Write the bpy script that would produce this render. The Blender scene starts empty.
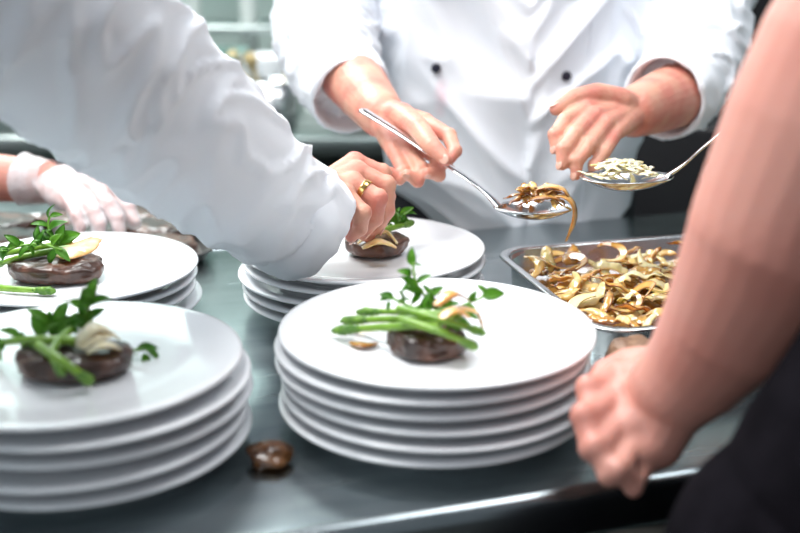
import bpy, bmesh, math, random
from mathutils import Vector as V, Matrix, noise
from mathutils.bvhtree import BVHTree
random.seed(7)
C = bpy.context.scene.collection
bpy.context.scene.view_settings.view_transform = 'Standard'
R = math.radians
F = 1111.1; PT = R(17); cp, sp_ = math.cos(PT), math.sin(PT); H = .41
CAM = V((0, 0, H)); RIGHT = V((1, 0, 0)); UP = V((0, sp_, cp)); FWD = V((0, cp, -sp_))
def P(px, py, d):
    return CAM + FWD*d + RIGHT*((px-400)/F*d) + UP*((266.5-py)/F*d)
def PZ(px, py, z):
    b = (266.5-py)/F
    return P(px, py, (z-H)/(-sp_+b*cp))

# ---------------------------------------------------------------- helpers
def tag(o, label=None, cat=None, group=None, kind=None):
    if label: o['label'] = label
    if cat: o['category'] = cat
    if group: o['group'] = group
    if kind: o['kind'] = kind
    return o
def empty(name, loc, label, cat, group=None, rz=0):
    o = bpy.data.objects.new(name, None); C.objects.link(o)
    o.empty_display_size = .05
    o.location = loc; o.rotation_euler = (0, 0, rz)
    return tag(o, label, cat, group)
def mk(name, src, mat, parent=None, world=False, smooth=True, loc=None):
    if isinstance(src, bmesh.types.BMesh):
        me = bpy.data.meshes.new(name)
        bmesh.ops.recalc_face_normals(src, faces=src.faces[:])
        src.to_mesh(me); src.free()
    else: me = src
    if smooth: me.polygons.foreach_set('use_smooth', [True]*len(me.polygons))
    me.materials.clear(); me.materials.append(mat)
    o = bpy.data.objects.new(name, me); C.objects.link(o)
    if loc is not None: o.location = loc
    if parent:
        o.parent = parent
        if world: o.location = V(o.location) - V(parent.location)
    return o
def center_origin(o):
    me = o.data; n = len(me.vertices)
    xs = [v.co for v in me.vertices]
    c = V((sum(v.x for v in xs)/n, sum(v.y for v in xs)/n, min(v.z for v in xs)))
    me.transform(Matrix.Translation(-c)); o.location = V(o.location)+c
    for ch in o.children: ch.location = V(ch.location)-c
    return o
def cat_interp(pts, t):
    n = len(pts)-1
    x = min(max(t, 0), 1)*n; i = min(int(x), n-1); f = x-i
    p0 = pts[max(i-1, 0)]; p1 = pts[i]; p2 = pts[i+1]; p3 = pts[min(i+2, n)]
    out = []
    for a, b, c, d in zip(p0, p1, p2, p3):
        out.append(.5*((2*b)+(c-a)*f+(2*a-5*b+4*c-d)*f*f+(3*b-a-3*c+d)*f*f*f))
    return out
def frame(ax):
    ax = ax.normalized()
    t = V((0, 0, 1)) if abs(ax.z) < .9 else V((1, 0, 0))
    x = ax.cross(t).normalized(); y = ax.cross(x).normalized()
    return x, y
def bridge(bm, a, b):
    n = len(a)
    for i in range(n):
        bm.faces.new((a[i], a[(i+1) % n], b[(i+1) % n], b[i]))
def sweep(bm, path, radii, nring=40, nseg=24, inward=False, flat=1.0, cap=True, up=None):
    pr = [list(p)+[r] for p, r in zip(path, radii)]
    S = [cat_interp(pr, i/(nring-1)) for i in range(nring)]
    rings = []; xprev = None
    for i, q in enumerate(S):
        c = V(q[:3]); r = max(q[3], 1e-5)
        a = V(S[min(i+1, nring-1)][:3])-V(S[max(i-1, 0)][:3])
        a.normalize()
        if up is not None:
            x = a.cross(up).normalized(); y = x.cross(a).normalized()
        elif xprev is None: x, y = frame(a)
        else:
            x = (xprev - a*xprev.dot(a)).normalized(); y = a.cross(x).normalized()
        xprev = x
        rings.append([bm.verts.new(c + x*(r*math.cos(2*math.pi*k/nseg)) + y*(flat*r*math.sin(2*math.pi*k/nseg))) for k in range(nseg)])
    for a, b in zip(rings, rings[1:]): bridge(bm, a, b)
    if inward:
        last = rings[-1]; c = sum((v.co for v in last), V())/nseg
        ax = (V(S[-1][:3])-V(S[-3][:3])).normalized()
        r1 = [bm.verts.new(c+(v.co-c)*.95+ax*.0015) for v in last]
        r2 = [bm.verts.new(c+(v.co-c)*.90-ax*.004) for v in last]
        r3 = [bm.verts.new(c+(v.co-c)*.84-ax*.04) for v in last]
        bridge(bm, last, r1); bridge(bm, r1, r2); bridge(bm, r2, r3)
        if cap: bm.faces.new(rings[0][::-1])
    elif cap:
        bm.faces.new(rings[0][::-1]); bm.faces.new(rings[-1])
    return rings
def displace(bm, fn):
    bm.normal_update()
    ds = [fn(v.co) for v in bm.verts]
    for v, d in zip(bm.verts, ds): v.co = v.co + v.normal*d
def lathe(bm, prof, nseg=64, M=None):
    rings = []
    for r, z in prof:
        if r < 1e-6: rings.append([bm.verts.new((0, 0, z))])
        else: rings.append([bm.verts.new((r*math.cos(2*math.pi*k/nseg), r*math.sin(2*math.pi*k/nseg), z)) for k in range(nseg)])
    for a, b in zip(rings, rings[1:]):
        if len(a) == 1 and len(b) == 1: continue
        for k in range(nseg):
            k2 = (k+1) % nseg
            if len(a) == 1: bm.faces.new((a[0], b[k2], b[k]))
            elif len(b) == 1: bm.faces.new((a[k], a[k2], b[0]))
            else: bm.faces.new((a[k], a[k2], b[k2], b[k]))
    if M is not None:
        vs = [v for r in rings for v in r]
        bmesh.ops.transform(bm, matrix=M, verts=vs)
def box(bm, x0, x1, y0, y1, z0, z1, bev=0.0, seg=2):
    r = bmesh.ops.create_cube(bm, size=1)
    vs = r['verts']
    for v in vs:
        v.co = V(((x0+x1)/2+v.co.x*(x1-x0), (y0+y1)/2+v.co.y*(y1-y0), (z0+z1)/2+v.co.z*(z1-z0)))
    if bev > 0:
        es = list({e for v in vs for e in v.link_edges})
        bmesh.ops.bevel(bm, geom=es, offset=bev, segments=seg, profile=.5, affect='EDGES')
def capsule(bm, p0, r0, p1, r1, seg=16, hs=5):
    ax = p1-p0
    if ax.length < 1e-6: ax = V((0, 0, 1e-4))
    ax.normalize(); x, y = frame(ax)
    rings = []
    def ring(c, r): return [bm.verts.new(c+x*(r*math.cos(2*math.pi*k/seg))+y*(r*math.sin(2*math.pi*k/seg))) for k in range(seg)]
    pole0 = bm.verts.new(p0-ax*r0); pole1 = bm.verts.new(p1+ax*r1)
    for k in range(1, hs+1):
        th = math.pi/2*k/hs; rings.append(ring(p0-ax*(r0*math.cos(th)), r0*math.sin(th)))
    for k in range(hs, 0, -1):
        th = math.pi/2*k/hs; rings.append(ring(p1+ax*(r1*math.cos(th)), r1*math.sin(th)))
    for k in range(seg):
        bm.faces.new((pole0, rings[0][(k+1) % seg], rings[0][k]))
        bm.faces.new((pole1, rings[-1][k], rings[-1][(k+1) % seg]))
    for a, b in zip(rings, rings[1:]): bridge(bm, a, b)
def ellipsoid(bm, c, sx, sy, sz, rot=None, u=20, v=14):
    M = Matrix.Translation(c) @ (rot if rot else Matrix.Identity(4)) @ Matrix.Diagonal((sx, sy, sz, 1))
    bmesh.ops.create_uvsphere(bm, u_segments=u, v_segments=v, radius=1, matrix=M)
def remesh(bm, voxel, it=4, fac=.5):
    bmesh.ops.recalc_face_normals(bm, faces=bm.faces[:])
    me = bpy.data.meshes.new('tmp'); bm.to_mesh(me); bm.free()
    o = bpy.data.objects.new('tmp', me); C.objects.link(o)
    m = o.modifiers.new('r', 'REMESH'); m.mode = 'VOXEL'; m.voxel_size = voxel
    s = o.modifiers.new('s', 'SMOOTH'); s.factor = fac; s.iterations = it
    bpy.context.view_layer.update()
    dg = bpy.context.evaluated_depsgraph_get()
    out = bpy.data.meshes.new_from_object(o.evaluated_get(dg))
    bpy.data.objects.remove(o); bpy.data.meshes.remove(me)
    return out
def joinmesh(meshes):
    bm = bmesh.new()
    for m in meshes: bm.from_mesh(m); bpy.data.meshes.remove(m)
    return bm

# ---------------------------------------------------------------- materials
def mat(name, col, rough=.5, metal=0, col2=None, col3=None, scale=20, detail=4, bump=0, bscale=None, sss=0, sssr=(.01, .004, .002),
        coat=0, stretch=None, rand=0, lo=.35, hi=.65, spec=.5, trans=0, alpha=1, sheen=0, rvar=0, edge=0):
    m = bpy.data.materials.new(name); m.use_nodes = True
    nt = m.node_tree; N = nt.nodes; L = nt.links; b = N['Principled BSDF']
    b.inputs['Base Color'].default_value = (*col, 1); b.inputs['Roughness'].default_value = rough
    b.inputs['Metallic'].default_value = metal; b.inputs['Specular IOR Level'].default_value = spec
    b.inputs['Coat Weight'].default_value = coat; b.inputs['Alpha'].default_value = alpha
    b.inputs['Transmission Weight'].default_value = trans
    if sheen: b.inputs['Sheen Weight'].default_value = sheen
    if sss:
        b.inputs['Subsurface Weight'].default_value = sss; b.inputs['Subsurface Radius'].default_value = sssr
        b.inputs['Subsurface Scale'].default_value = 1
    tc = N.new('ShaderNodeTexCoord'); src = tc.outputs['Object']
    if stretch:
        mp = N.new('ShaderNodeMapping'); mp.inputs['Scale'].default_value = stretch
        L.new(src, mp.inputs['Vector']); src = mp.outputs['Vector']
    if rand:
        oi = N.new('ShaderNodeObjectInfo'); ad = N.new('ShaderNodeVectorMath'); ad.operation = 'ADD'
        sc = N.new('ShaderNodeMath'); sc.operation = 'MULTIPLY'; sc.inputs[1].default_value = 40
        L.new(oi.outputs['Random'], sc.inputs[0]); L.new(src, ad.inputs[0]); L.new(sc.outputs[0], ad.inputs[1]); src = ad.outputs[0]
    if col2:
        n = N.new('ShaderNodeTexNoise'); n.inputs['Scale'].default_value = scale; n.inputs['Detail'].default_value = detail
        L.new(src, n.inputs['Vector'])
        fac = n.outputs['Fac']
        if rand:
            mm = N.new('ShaderNodeMath'); mm.operation = 'MULTIPLY_ADD'; mm.inputs[1].default_value = rand
            sb = N.new('ShaderNodeMath'); sb.operation = 'SUBTRACT'; sb.inputs[1].default_value = .5
            L.new(oi.outputs['Random'], sb.inputs[0]); L.new(sb.outputs[0], mm.inputs[0]); L.new(fac, mm.inputs[2]); fac = mm.outputs[0]
        if edge:
            at = N.new('ShaderNodeAttribute'); at.attribute_name = 'edge'
            me_ = N.new('ShaderNodeMath'); me_.operation = 'MULTIPLY_ADD'; me_.inputs[1].default_value = edge
            L.new(at.outputs['Fac'], me_.inputs[0]); L.new(fac, me_.inputs[2]); fac = me_.outputs[0]
        r = N.new('ShaderNodeValToRGB'); e = r.color_ramp.elements
        e[0].position = lo; e[0].color = (*col, 1); e[1].position = hi; e[1].color = (*(col3 or col2), 1)
        if col3:
            k = e.new((lo+hi)/2); k.color = (*col2, 1)
        L.new(fac, r.inputs['Fac']); L.new(r.outputs['Color'], b.inputs['Base Color'])
        if rvar:
            mr = N.new('ShaderNodeMapRange'); mr.inputs[3].default_value = max(rough-rvar, .02); mr.inputs[4].default_value = rough+rvar
            L.new(n.outputs['Fac'], mr.inputs[0]); L.new(mr.outputs[0], b.inputs['Roughness'])
    if bump:
        n2 = N.new('ShaderNodeTexNoise'); n2.inputs['Scale'].default_value = bscale or scale*3; n2.inputs['Detail'].default_value = 5
        L.new(src, n2.inputs['Vector'])
        bp = N.new('ShaderNodeBump'); bp.inputs['Strength'].default_value = bump; bp.inputs['Distance'].default_value = .003
        L.new(n2.outputs['Fac'], bp.inputs['Height']); L.new(bp.outputs['Normal'], b.inputs['Normal'])
    return m
M_porc = mat('porcelain', (.85, .87, .90), .10, coat=.4, sss=0)
M_steel = mat('brushed_steel', (.30, .345, .36), .25, 1, col2=(.38, .425, .44), scale=7, stretch=(1.2, 7, 1), rvar=.07)
M_pan = mat('pan_steel', (.52, .54, .55), .25, 1, col2=(.60, .61, .62), scale=12, rvar=.08)
M_spoon = mat('spoon_steel', (.60, .61, .62), .16, 1, col2=(.68, .68, .69), scale=20)
M_sheet = mat('dark_pan_steel', (.22, .22, .22), .4, 1, col2=(.30, .29, .28), scale=12)
M_white = mat('white_cotton', (.80, .83, .885), .9, sheen=.1, bump=.12, bscale=900, spec=.2)
M_skin = mat('skin', (.66, .345, .25), .45, col2=(.61, .215, .165), scale=30, detail=6, bump=.3, bscale=210, sss=.18, lo=.38, hi=.64)
M_skin2 = mat('ruddy_skin', (.59, .29, .235), .5, col2=(.55, .215, .17), scale=11, bump=.12, bscale=240, sss=.2, lo=.3, hi=.7, detail=3)
M_nail = mat('fingernail', (.72, .40, .32), .25, sss=.2)
M_glove = mat('vinyl_glove', (.86, .84, .87), .25, col2=(.80, .74, .76), scale=22, alpha=.46, bump=.6, bscale=70)
M_dark = mat('dark_fabric', (.0035, .003, .0045), .95, col2=(.007, .006, .0085), scale=30, bump=.1, bscale=500, spec=.04)
M_trouser = mat('grey_trousers', (.04, .04, .046), .9, spec=.2)
M_hair = mat('brown_hair', (.05, .03, .018), .6, col2=(.08, .05, .03), scale=80, stretch=(1, 1, .1))
M_button = mat('navy_button', (.008, .01, .026), .3)
M_gold = mat('gold_ring', (.75, .5, .18), .2, 1)
M_steak = mat('seared_steak', (.018, .007, .0045), .32, col2=(.052, .020, .012), col3=(.125, .05, .029), scale=42, detail=7, bump=.45, bscale=110, rand=.15, spec=.5, stretch=(1, 1, .5), coat=.25)
M_onion = mat('fried_onion', (.80, .57, .25), .13, col2=(.60, .31, .075), col3=(.15, .045, .009), scale=16, detail=3, rand=.34, lo=.33, hi=.84, sss=.45, sssr=(.008, .004, .0015), coat=.8, bump=.12, bscale=80, edge=.30)
M_pale = mat('pale_onion', (.88, .75, .46), .13, col2=(.80, .60, .28), col3=(.42, .18, .045), scale=15, detail=2, rand=.2, lo=.36, hi=.95, sss=.45, sssr=(.008, .005, .002), coat=.8, bump=.10, bscale=70, edge=.26)
M_cream_on = mat('cream_onion', (.90, .80, .56), .12, col2=(.85, .68, .38), scale=22, rand=.2, sss=.5, sssr=(.008, .005, .002), coat=.8, bump=.1, bscale=70)
M_asp = mat('asparagus_green', (.13, .28, .018), .35, col2=(.21, .38, .036), scale=50, rand=.1, coat=.2, bump=.2, bscale=160)
M_tip = mat('asparagus_tip', (.05, .16, .012), .4, col2=(.15, .30, .028), scale=120, bump=.8, bscale=260)
M_leaf = mat('cress_leaf', (.055, .235, .010), .38, col2=(.14, .38, .024), scale=45, rand=.3, sss=.1, sssr=(.002, .004, .001))
M_stem = mat('cress_stem', (.16, .36, .035), .4)
M_juice = mat('brown_juice', (.16, .06, .010), .12, col2=(.32, .16, .035), scale=20, coat=.5)
M_tile = mat('pale_wall', (.50, .63, .595), .4, col2=(.60, .71, .675), scale=3)
M_floor = mat('floor_tile', (.06, .057, .052), .5, col2=(.085, .08, .073), scale=4)
M_bsteel = mat('counter_steel', (.32, .38, .37), .3, 1, col2=(.48, .53, .52), scale=5, stretch=(1, 8, 1))
M_black = mat('black_enamel', (.012, .012, .014), .4)
M_teal = mat('teal_plastic', (.13, .24, .21), .45, col2=(.18, .30, .265), scale=9)
M_wood = mat('utensil_wood', (.38, .29, .13), .6, col2=(.48, .38, .2), scale=30, stretch=(1, 1, .1))
M_cream = mat('cream_plastic', (.76, .80, .78), .4)

# ---------------------------------------------------------------- setting
bm = bmesh.new(); box(bm, -3.2, 3.2, -2.2, 3.3, -.95, -.9); tag(mk('floor', bm, M_floor, smooth=False), kind='structure')
bm = bmesh.new(); box(bm, -3.2, 3.2, 3.2, 3.3, -.9, 1.8); tag(mk('wall_back', bm, M_tile, smooth=False), kind='structure')
bm = bmesh.new(); box(bm, -3.3, -3.2, -2.2, 3.3, -.9, 1.8); tag(mk('wall_left', bm, M_tile, smooth=False), kind='structure')
bm = bmesh.new(); box(bm, 3.2, 3.3, -2.2, 3.3, -.9, 1.8); tag(mk('wall_right', bm, M_tile, smooth=False), kind='structure')

AT = R(17); E0 = V((0, .715, 0)); TU = V((math.cos(AT), math.sin(AT), 0)); TN = V((-math.sin(AT), math.cos(AT), 0))
def UN(u, n, z=0): return E0+TU*u+TN*n+V((0, 0, z))
def steel_table(u0, u1, n0, n1, label):
    t = empty('steel_table', E0+V((0, 0, -.9)), label, 'table', rz=AT)
    bm = bmesh.new(); box(bm, u0, u1, n0, n1, .855, .9, .012, 4); mk('table_top', bm, M_steel, t)
    bm = bmesh.new(); box(bm, u0+.05, u1-.05, n0+.05, n1-.03, .25, .28, .006); mk('lower_shelf', bm, M_bsteel, t)
    for uu in (u0+.06, u1-.06):
        for nn in (n0+.06, n1-.04):
            bm = bmesh.new(); sweep(bm, [V((uu, nn, 0)), V((uu, nn, .86))], [.02, .02], 2, 16); mk('leg', bm, M_bsteel, t)
    return t
steel_table(-1.1, 1.35, 0, .75, 'long stainless steel serving table carrying the plate stacks and the onion pan')
steel_table(-1.6, .02, .756, 1.2, 'steel side table behind the plates, under the gloved hand')

# ---------------------------------------------------------------- plates
def plate_mesh(sp):
    bm = bmesh.new()
    lathe(bm, [(0, sp-.0055), (.078, sp-.0055), (.080, .0006), (.0825, 0), (.088, 0), (.090, .001), (.092, sp-.0048), (.110, .0115),
               (.126, .0162), (.1325, .0177), (.1348, .0186), (.1355, .0200), (.1348, .0214), (.1325, .0221), (.128, .0218), (.120, .0198),
               (.107, max(sp+.0030, .0162)), (.097, sp+.0008), (.088, sp), (.06, sp), (0, sp)], 96)
    me = bpy.data.meshes.new('dinner_plate'); bmesh.ops.recalc_face_normals(bm, faces=bm.faces[:]); bm.to_mesh(me); bm.free()
    me.polygons.foreach_set('use_smooth', [True]*len(me.polygons)); me.materials.append(M_porc)
    return me
ordn = ['top', 'second', 'third', 'fourth', 'fifth', 'sixth']
pm = {.0124: plate_mesh(.0124), .0155: plate_mesh(.0155)}
S_CF = V((.0315, .896, 0)); S_LF = V((-.262, .826, 0)); S_BL = V((-.357, 1.157, 0)); S_BC = V((-.041, 1.189, 0))
for pos, n, sp, where, top in (
        (S_CF, 6, .0124, 'the front centre stack beside the fist', 'white plate with steak, asparagus spears and tall cress, on the front centre stack'),
        (S_LF, 5, .0155, 'the front left stack at the frame edge', 'white plate with steak under white onion slices, on the front left stack'),
        (S_BL, 4, .0124, 'the back left stack before the gloved hand', 'white plate with steak and flat yellow onion slice, before the gloved hand'),
        (S_BC, 5, .0124, 'the back stack under the bare pinching hand', 'white plate under the bare hand that is placing garnish')):
    for k in range(n):
        o = bpy.data.objects.new('dinner_plate', pm[sp]); C.objects.link(o)
        j = 0 if k == n-1 else .0042
        o.location = pos+V((random.uniform(-j, j), random.uniform(-j, j), k*sp))
        if pos is S_LF and k < n-1: o.location.x += .006
        i = n-1-k
        lab = top if i == 0 else ('bare white plate at the bottom of ' if k == 0 else 'bare white plate, %s from the top of ' % ordn[i])+where
        tag(o, lab, 'plate', 'white dinner plates stacked on the steel table')
Z_CF, Z_LF, Z_BL, Z_BC = 6*.0124, 5*.0155, 4*.0124, 5*.0124

# ---------------------------------------------------------------- food
def steak(pos, rx, ry, h, label, seed, group=None, name='steak', cat='steak', m=None):
    bm = bmesh.new()
    bmesh.ops.create_icosphere(bm, subdivisions=5, radius=1)
    for v in bm.verts:
        p = v.co.copy()
        r = math.hypot(p.x, p.y); s = 1 if r < 1e-6 else (r**.5)/r
        x, y = p.x*s, p.y*s
        z = math.copysign(abs(p.z)**.6, p.z)
        q = V((x*1.2+seed*7, y*1.2, z*.6)); w = 1+.16*noise.noise(q)+.05*noise.noise(q*4)+.015*noise.noise(q*10)
        v.co = V((x*rx*w, y*ry*w, h*.5+z*h*.5+(.0025*noise.noise(q*2.5)+.0009*noise.noise(q*8) if z > 0 else 0)))
        if v.co.z < .0005: v.co.z = .0005
    o = mk(name, bm, m or M_steak, loc=pos)
    return tag(o, label, cat, group)
def asparagus(path, r, label, group):
    r *= .92
    pr = [list(p) for p in path]
    bm = bmesh.new()
    stalk = [V(cat_interp(pr, .27+.73*i/6)) for i in range(7)]
    sweep(bm, stalk, [r*.85, r*.9, r*.95, r, r*1.02, r*1.05, r*1.05], 24, 14)
    for kk in range(4):
        t = .38+.15*kk; c = V(cat_interp(pr, t)); c2 = V(cat_interp(pr, t-.07)); ax = (c2-c).normalized()
        x, y = frame(ax); a = kk*2.1; o_ = x*math.cos(a)+y*math.sin(a); s_ = ax.cross(o_)
        b0 = [bm.verts.new(c+o_*r*.97+s_*r*.6), bm.verts.new(c+o_*r*.97-s_*r*.6), bm.verts.new(c+o_*r*1.22+ax*r*.8), bm.verts.new(c2+o_*r*1.02)]
        bm.faces.new((b0[0], b0[2], b0[1])); bm.faces.new((b0[0], b0[3], b0[2])); bm.faces.new((b0[1], b0[2], b0[3]))
    o = mk('asparagus_spear', bm, M_asp)
    bm = bmesh.new()
    tp = [V(cat_interp(pr, .31*i/6)) for i in range(7)]
    sweep(bm, tp, [r*.12, r*.75, r*1.15, r*1.3, r*1.2, r*.98, r*.8], 44, 16)
    displace(bm, lambda c: .0012*noise.noise(c*380))
    mk('tip', bm, M_tip, o)
    tag(o, label, 'asparagus', group)
    return center_origin(o)
def leaf_bm(p, d, nrm, Ln, W, curl=.25):
    d = d.normalized(); s = d.cross(nrm).normalized(); n = s.cross(d).normalized()
    bm = bmesh.new(); g = []
    for i in range(9):
        t = i/8; w = W*(math.sin(math.pi*min(1, t**.75*.98+.02))**.8+.03)
        row = []
        for j in range(5):
            q = (j-2)/2
            row.append(bm.verts.new(p+d*(Ln*t)+s*(w*q*.5)+n*(Ln*(curl*(t-t*t)*1.2-curl*.4*t*t)+abs(q)*w*.18)))
        g.append(row)
    for a, b in zip(g, g[1:]):
        for j in range(4): bm.faces.new((a[j], a[j+1], b[j+1], b[j]))
    bmesh.ops.solidify(bm, geom=bm.faces[:], thickness=.0005)
    return bm
def pdir(deg, dep=0): return RIGHT*math.cos(R(deg))+UP*math.sin(R(deg))+FWD*dep
def sprig(stem, leaves, label, group, stemr=.0012, lsc=.82, extra=2):
    bm = bmesh.new(); sweep(bm, stem, [stemr*1.3]+[stemr]*(len(stem)-1), 20, 8)
    o = mk('cress_sprig', bm, M_stem); tag(o, label, 'cress', group)
    L = list(leaves)
    for (px, py, d, ang, ln) in leaves:
        for e in range(extra):
            L.append((px+random.uniform(-7, 7), py+random.uniform(-4, 5), d+random.uniform(-.010, .008), ang+random.uniform(30, 130)*random.choice((-1, 1)), ln*random.uniform(.5, .9)))
    for (px, py, d, ang, ln) in L:
        nrm = (V((0, -.6, .75))+V((random.uniform(-.5, .5), random.uniform(-.4, .4), random.uniform(-.2, .2)))).normalized()
        dd = pdir(ang, random.uniform(-.4, .4))
        mk('leaf', leaf_bm(P(px, py, d), dd, nrm, ln*lsc, ln*lsc*random.uniform(.42, .6), random.uniform(.1, .6)), M_leaf, o)
    return center_origin(o)
def ribbon(path, w, th, name='onion_slice', m=None, up=None):
    bm = bmesh.new(); ly = bm.verts.layers.float.new('edge')
    n = len(path); rad = [w*.5*(.45 if i in (0, n-1) else 1) for i in range(n)]
    rings = sweep(bm, path, rad, 26, 12, flat=th/w, up=up)
    for r_ in rings:
        for k, v in enumerate(r_): v[ly] = abs(math.cos(2*math.pi*k/12))**2
    displace(bm, lambda c: .0008*noise.noise(c*140))
    return mk(name, bm, m or M_onion)
def onion_bits(lst, label, group, m=None, up=None):
    for k, (path, w, th, lab) in enumerate(lst):
        o = ribbon([V(p) for p in path], w, th, m=m, up=up); tag(o, lab or label, 'onion', group); center_origin(o)
UPV = V((0, -.35, 1)).normalized()

# centre plate
p = PZ(428, 343, Z_CF+.008); steak(V((p.x, p.y, Z_CF)), .032, .031, .023, 'round steak under asparagus on the front centre plate', 1)
g = 'asparagus spears on the front centre plate'
asparagus([PZ(331, 331, .080), PZ(385, 327, .096), PZ(440, 325, .108)], .0036, 'asparagus spear reaching furthest left on the front centre plate', g)
asparagus([PZ(340, 321, .084), PZ(395, 319, .100), PZ(455, 320, .110)], .0035, 'asparagus spear lying behind the leftmost one, front centre plate', g)
asparagus([PZ(356, 312, .090), PZ(405, 312, .104), PZ(460, 316, .114)], .0032, 'asparagus spear furthest back of those pointing left, front centre plate', g)
asparagus([PZ(479, 348, .090), PZ(444, 333, .104), PZ(400, 319, .108)], .0034, 'asparagus spear whose tip hangs over the right side of the front centre steak', g)
asparagus([PZ(487, 334, .100), PZ(446, 321, .112), PZ(398, 308, .112)], .0032, 'asparagus spear crossing topmost with tip to the right, front centre plate', g)
dF = .935
sprig([P(446, 322, dF), P(428, 300, dF), P(416, 282, dF-.005), P(413, 262, dF-.005)],
      [(413, 266, dF, 95, .020), (412, 275, dF, 160, .016), (416, 285, dF, 200, .018), (417, 283, dF, 30, .018), (424, 293, dF, 165, .020),
       (428, 297, dF, 35, .020), (434, 306, dF, 190, .022), (438, 310, dF, 20, .024), (443, 316, dF, 60, .020), (420, 290, dF, 240, .018)],
      'tall cress sprig standing upright over the front centre steak', 'cress on the front centre plate', extra=1)
sprig([P(430, 318, dF-.01), P(455, 308, dF-.01), P(476, 300, dF-.01), P(484, 296, dF-.01)],
      [(482, 296, dF-.01, 8, .024), (470, 302, dF-.01, 60, .014), (462, 305, dF-.01, -40, .022), (450, 309, dF-.01, 100, .018), (440, 314, dF-.01, -60, .022)],
      'cress sprig leaning right past the front centre steak', 'cress on the front centre plate', extra=1)
sprig([P(450, 320, dF-.015), P(425, 312, dF-.015), P(405, 304, dF-.015), P(392, 298, dF-.015)],
      [(394, 299, dF-.015, 160, .017), (404, 304, dF-.015, 110, .017), (412, 307, dF-.015, 220, .020), (425, 312, dF-.015, 80, .022), (436, 317, dF-.02, -30, .026), (445, 320, dF-.02, -10, .028)],
      'low cress sprig leaning left over the asparagus, front centre plate', 'cress on the front centre plate', extra=2)
onion_bits([([PZ(350, 342, Z_CF+.003), PZ(364, 345, Z_CF+.003), PZ(378, 343, Z_CF+.003)], .013, .003, 'flat onion scrap lying alone left of the front centre steak'),
            ([PZ(454, 308, .118), PZ(476, 312, .112), PZ(484, 336, .094)], .022, .003, 'curled onion slice at the right of the front centre steak'),
            ([PZ(436, 306, .122), PZ(453, 293, .128), PZ(470, 301, .120)], .018, .003, 'browned onion slice on top behind the front centre cress'),
            ([PZ(440, 318, .118), PZ(455, 310, .122), PZ(470, 318, .116)], .016, .003, 'soft onion strip nearest on top of the front centre asparagus')], None, None)
# left front plate
p = PZ(76, 362, Z_LF+.008); steak(V((p.x, p.y, Z_LF)), .045, .034, .021, 'dark steak under white onion slices on the front left plate', 2)
g = 'asparagus on the front left plate'
zt = Z_LF+.021
asparagus([PZ(93, 384, Z_LF+.006), PZ(66, 364, zt+.003), PZ(38, 345, zt+.004)], .0038, 'asparagus spear drooping over the front of the front left steak', g)
asparagus([PZ(-18, 346, Z_LF+.008), PZ(25, 340, zt+.004), PZ(75, 341, zt+.006)], .0038, 'asparagus spear pointing out of the frame, front left plate', g)
asparagus([PZ(64, 376, zt-.004), PZ(52, 352, zt+.006), PZ(70, 330, zt+.008)], .0034, 'short asparagus spear leaning across the front left steak', g)
dL = .885
sprig([P(80, 345, dL), P(82, 325, dL), P(90, 305, dL), P(94, 294, dL)],
      [(93, 298, dL, 90, .022), (90, 304, dL, 20, .022), (88, 308, dL, 160, .022), (84, 320, dL, 30, .024), (82, 326, dL, 170, .026), (82, 330, dL, 60, .022)],
      'cress sprig standing upright behind the white onion slices', 'cress on the front left plate', extra=2)
sprig([P(70, 345, dL-.01), P(45, 338, dL-.01), P(20, 338, dL-.01), P(0, 343, dL-.01)],
      [(5, 342, dL-.01, 190, .022), (20, 338, dL-.01, 150, .022), (32, 338, dL-.01, 240, .02), (45, 338, dL-.01, 120, .026), (55, 340, dL-.01, 60, .026), (64, 343, dL-.01, 270, .026), (60, 325, dL, 80, .026), (48, 328, dL, 130, .028)],
      'cress sprig trailing left across the front left plate', 'cress on the front left plate')
sprig([PZ(122, 350, Z_LF+.004), PZ(135, 350, Z_LF+.008), PZ(147, 349, Z_LF+.008)], [(136, 350, .895, 10, .024), (146, 349, .895, -40, .018)],
      'loose cress leaf lying right of the front left steak', 'cress on the front left plate', extra=1)
onion_bits([([PZ(80, 348, zt+.004), PZ(92, 334, zt+.012), PZ(114, 334, zt+.008)], .028, .006, 'broad white onion slice lying highest on the front left steak'),
            ([PZ(78, 342, zt+.008), PZ(96, 326, zt+.018), PZ(118, 338, zt+.004)], .020, .005, 'arched white onion slice behind the broad one, front left steak'),
            ([PZ(88, 352, zt+.002), PZ(104, 344, zt+.008), PZ(120, 350, zt-.004)], .018, .005, 'white onion slice drooping over the right of the front left steak')], None, None,
           m=mat('white_onion', (.86, .80, .62), .2, col2=(.80, .68, .42), scale=20, sss=.4, sssr=(.006, .005, .003), coat=.4))
# back left plate
p = PZ(56, 272, Z_BL+.008); steak(V((p.x, p.y, Z_BL)), .052, .036, .025, 'large steak on the back left plate by the gloved hand', 3)
g = 'asparagus on the back left plate'
zt = Z_BL+.025
asparagus([PZ(56, 291, Z_BL+.006), PZ(15, 289, Z_BL+.006), PZ(-40, 284, Z_BL+.006)], .0038, 'asparagus spear lying on porcelain in front of the back left steak', g)
asparagus([PZ(-12, 268, Z_BL+.01), PZ(22, 257, zt+.002), PZ(70, 248, zt+.006)], .0038, 'asparagus spear nearest on top of the back left steak', g)
asparagus([PZ(-16, 257, zt-.004), PZ(25, 250, zt+.006), PZ(72, 241, zt+.010)], .0038, 'asparagus spear furthest back on the back left steak', g)
dB = 1.17
sprig([P(60, 250, dB), P(52, 238, dB), P(48, 226, dB), P(50, 216, dB)],
      [(50, 220, dB, 80, .022), (48, 226, dB, 170, .022), (50, 230, dB, 30, .026), (52, 238, dB, 190, .030), (55, 242, dB, 20, .034), (58, 247, dB, 60, .028)],
      'cress sprig standing upright on the back left steak', 'cress on the back left plate', extra=1)
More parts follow.
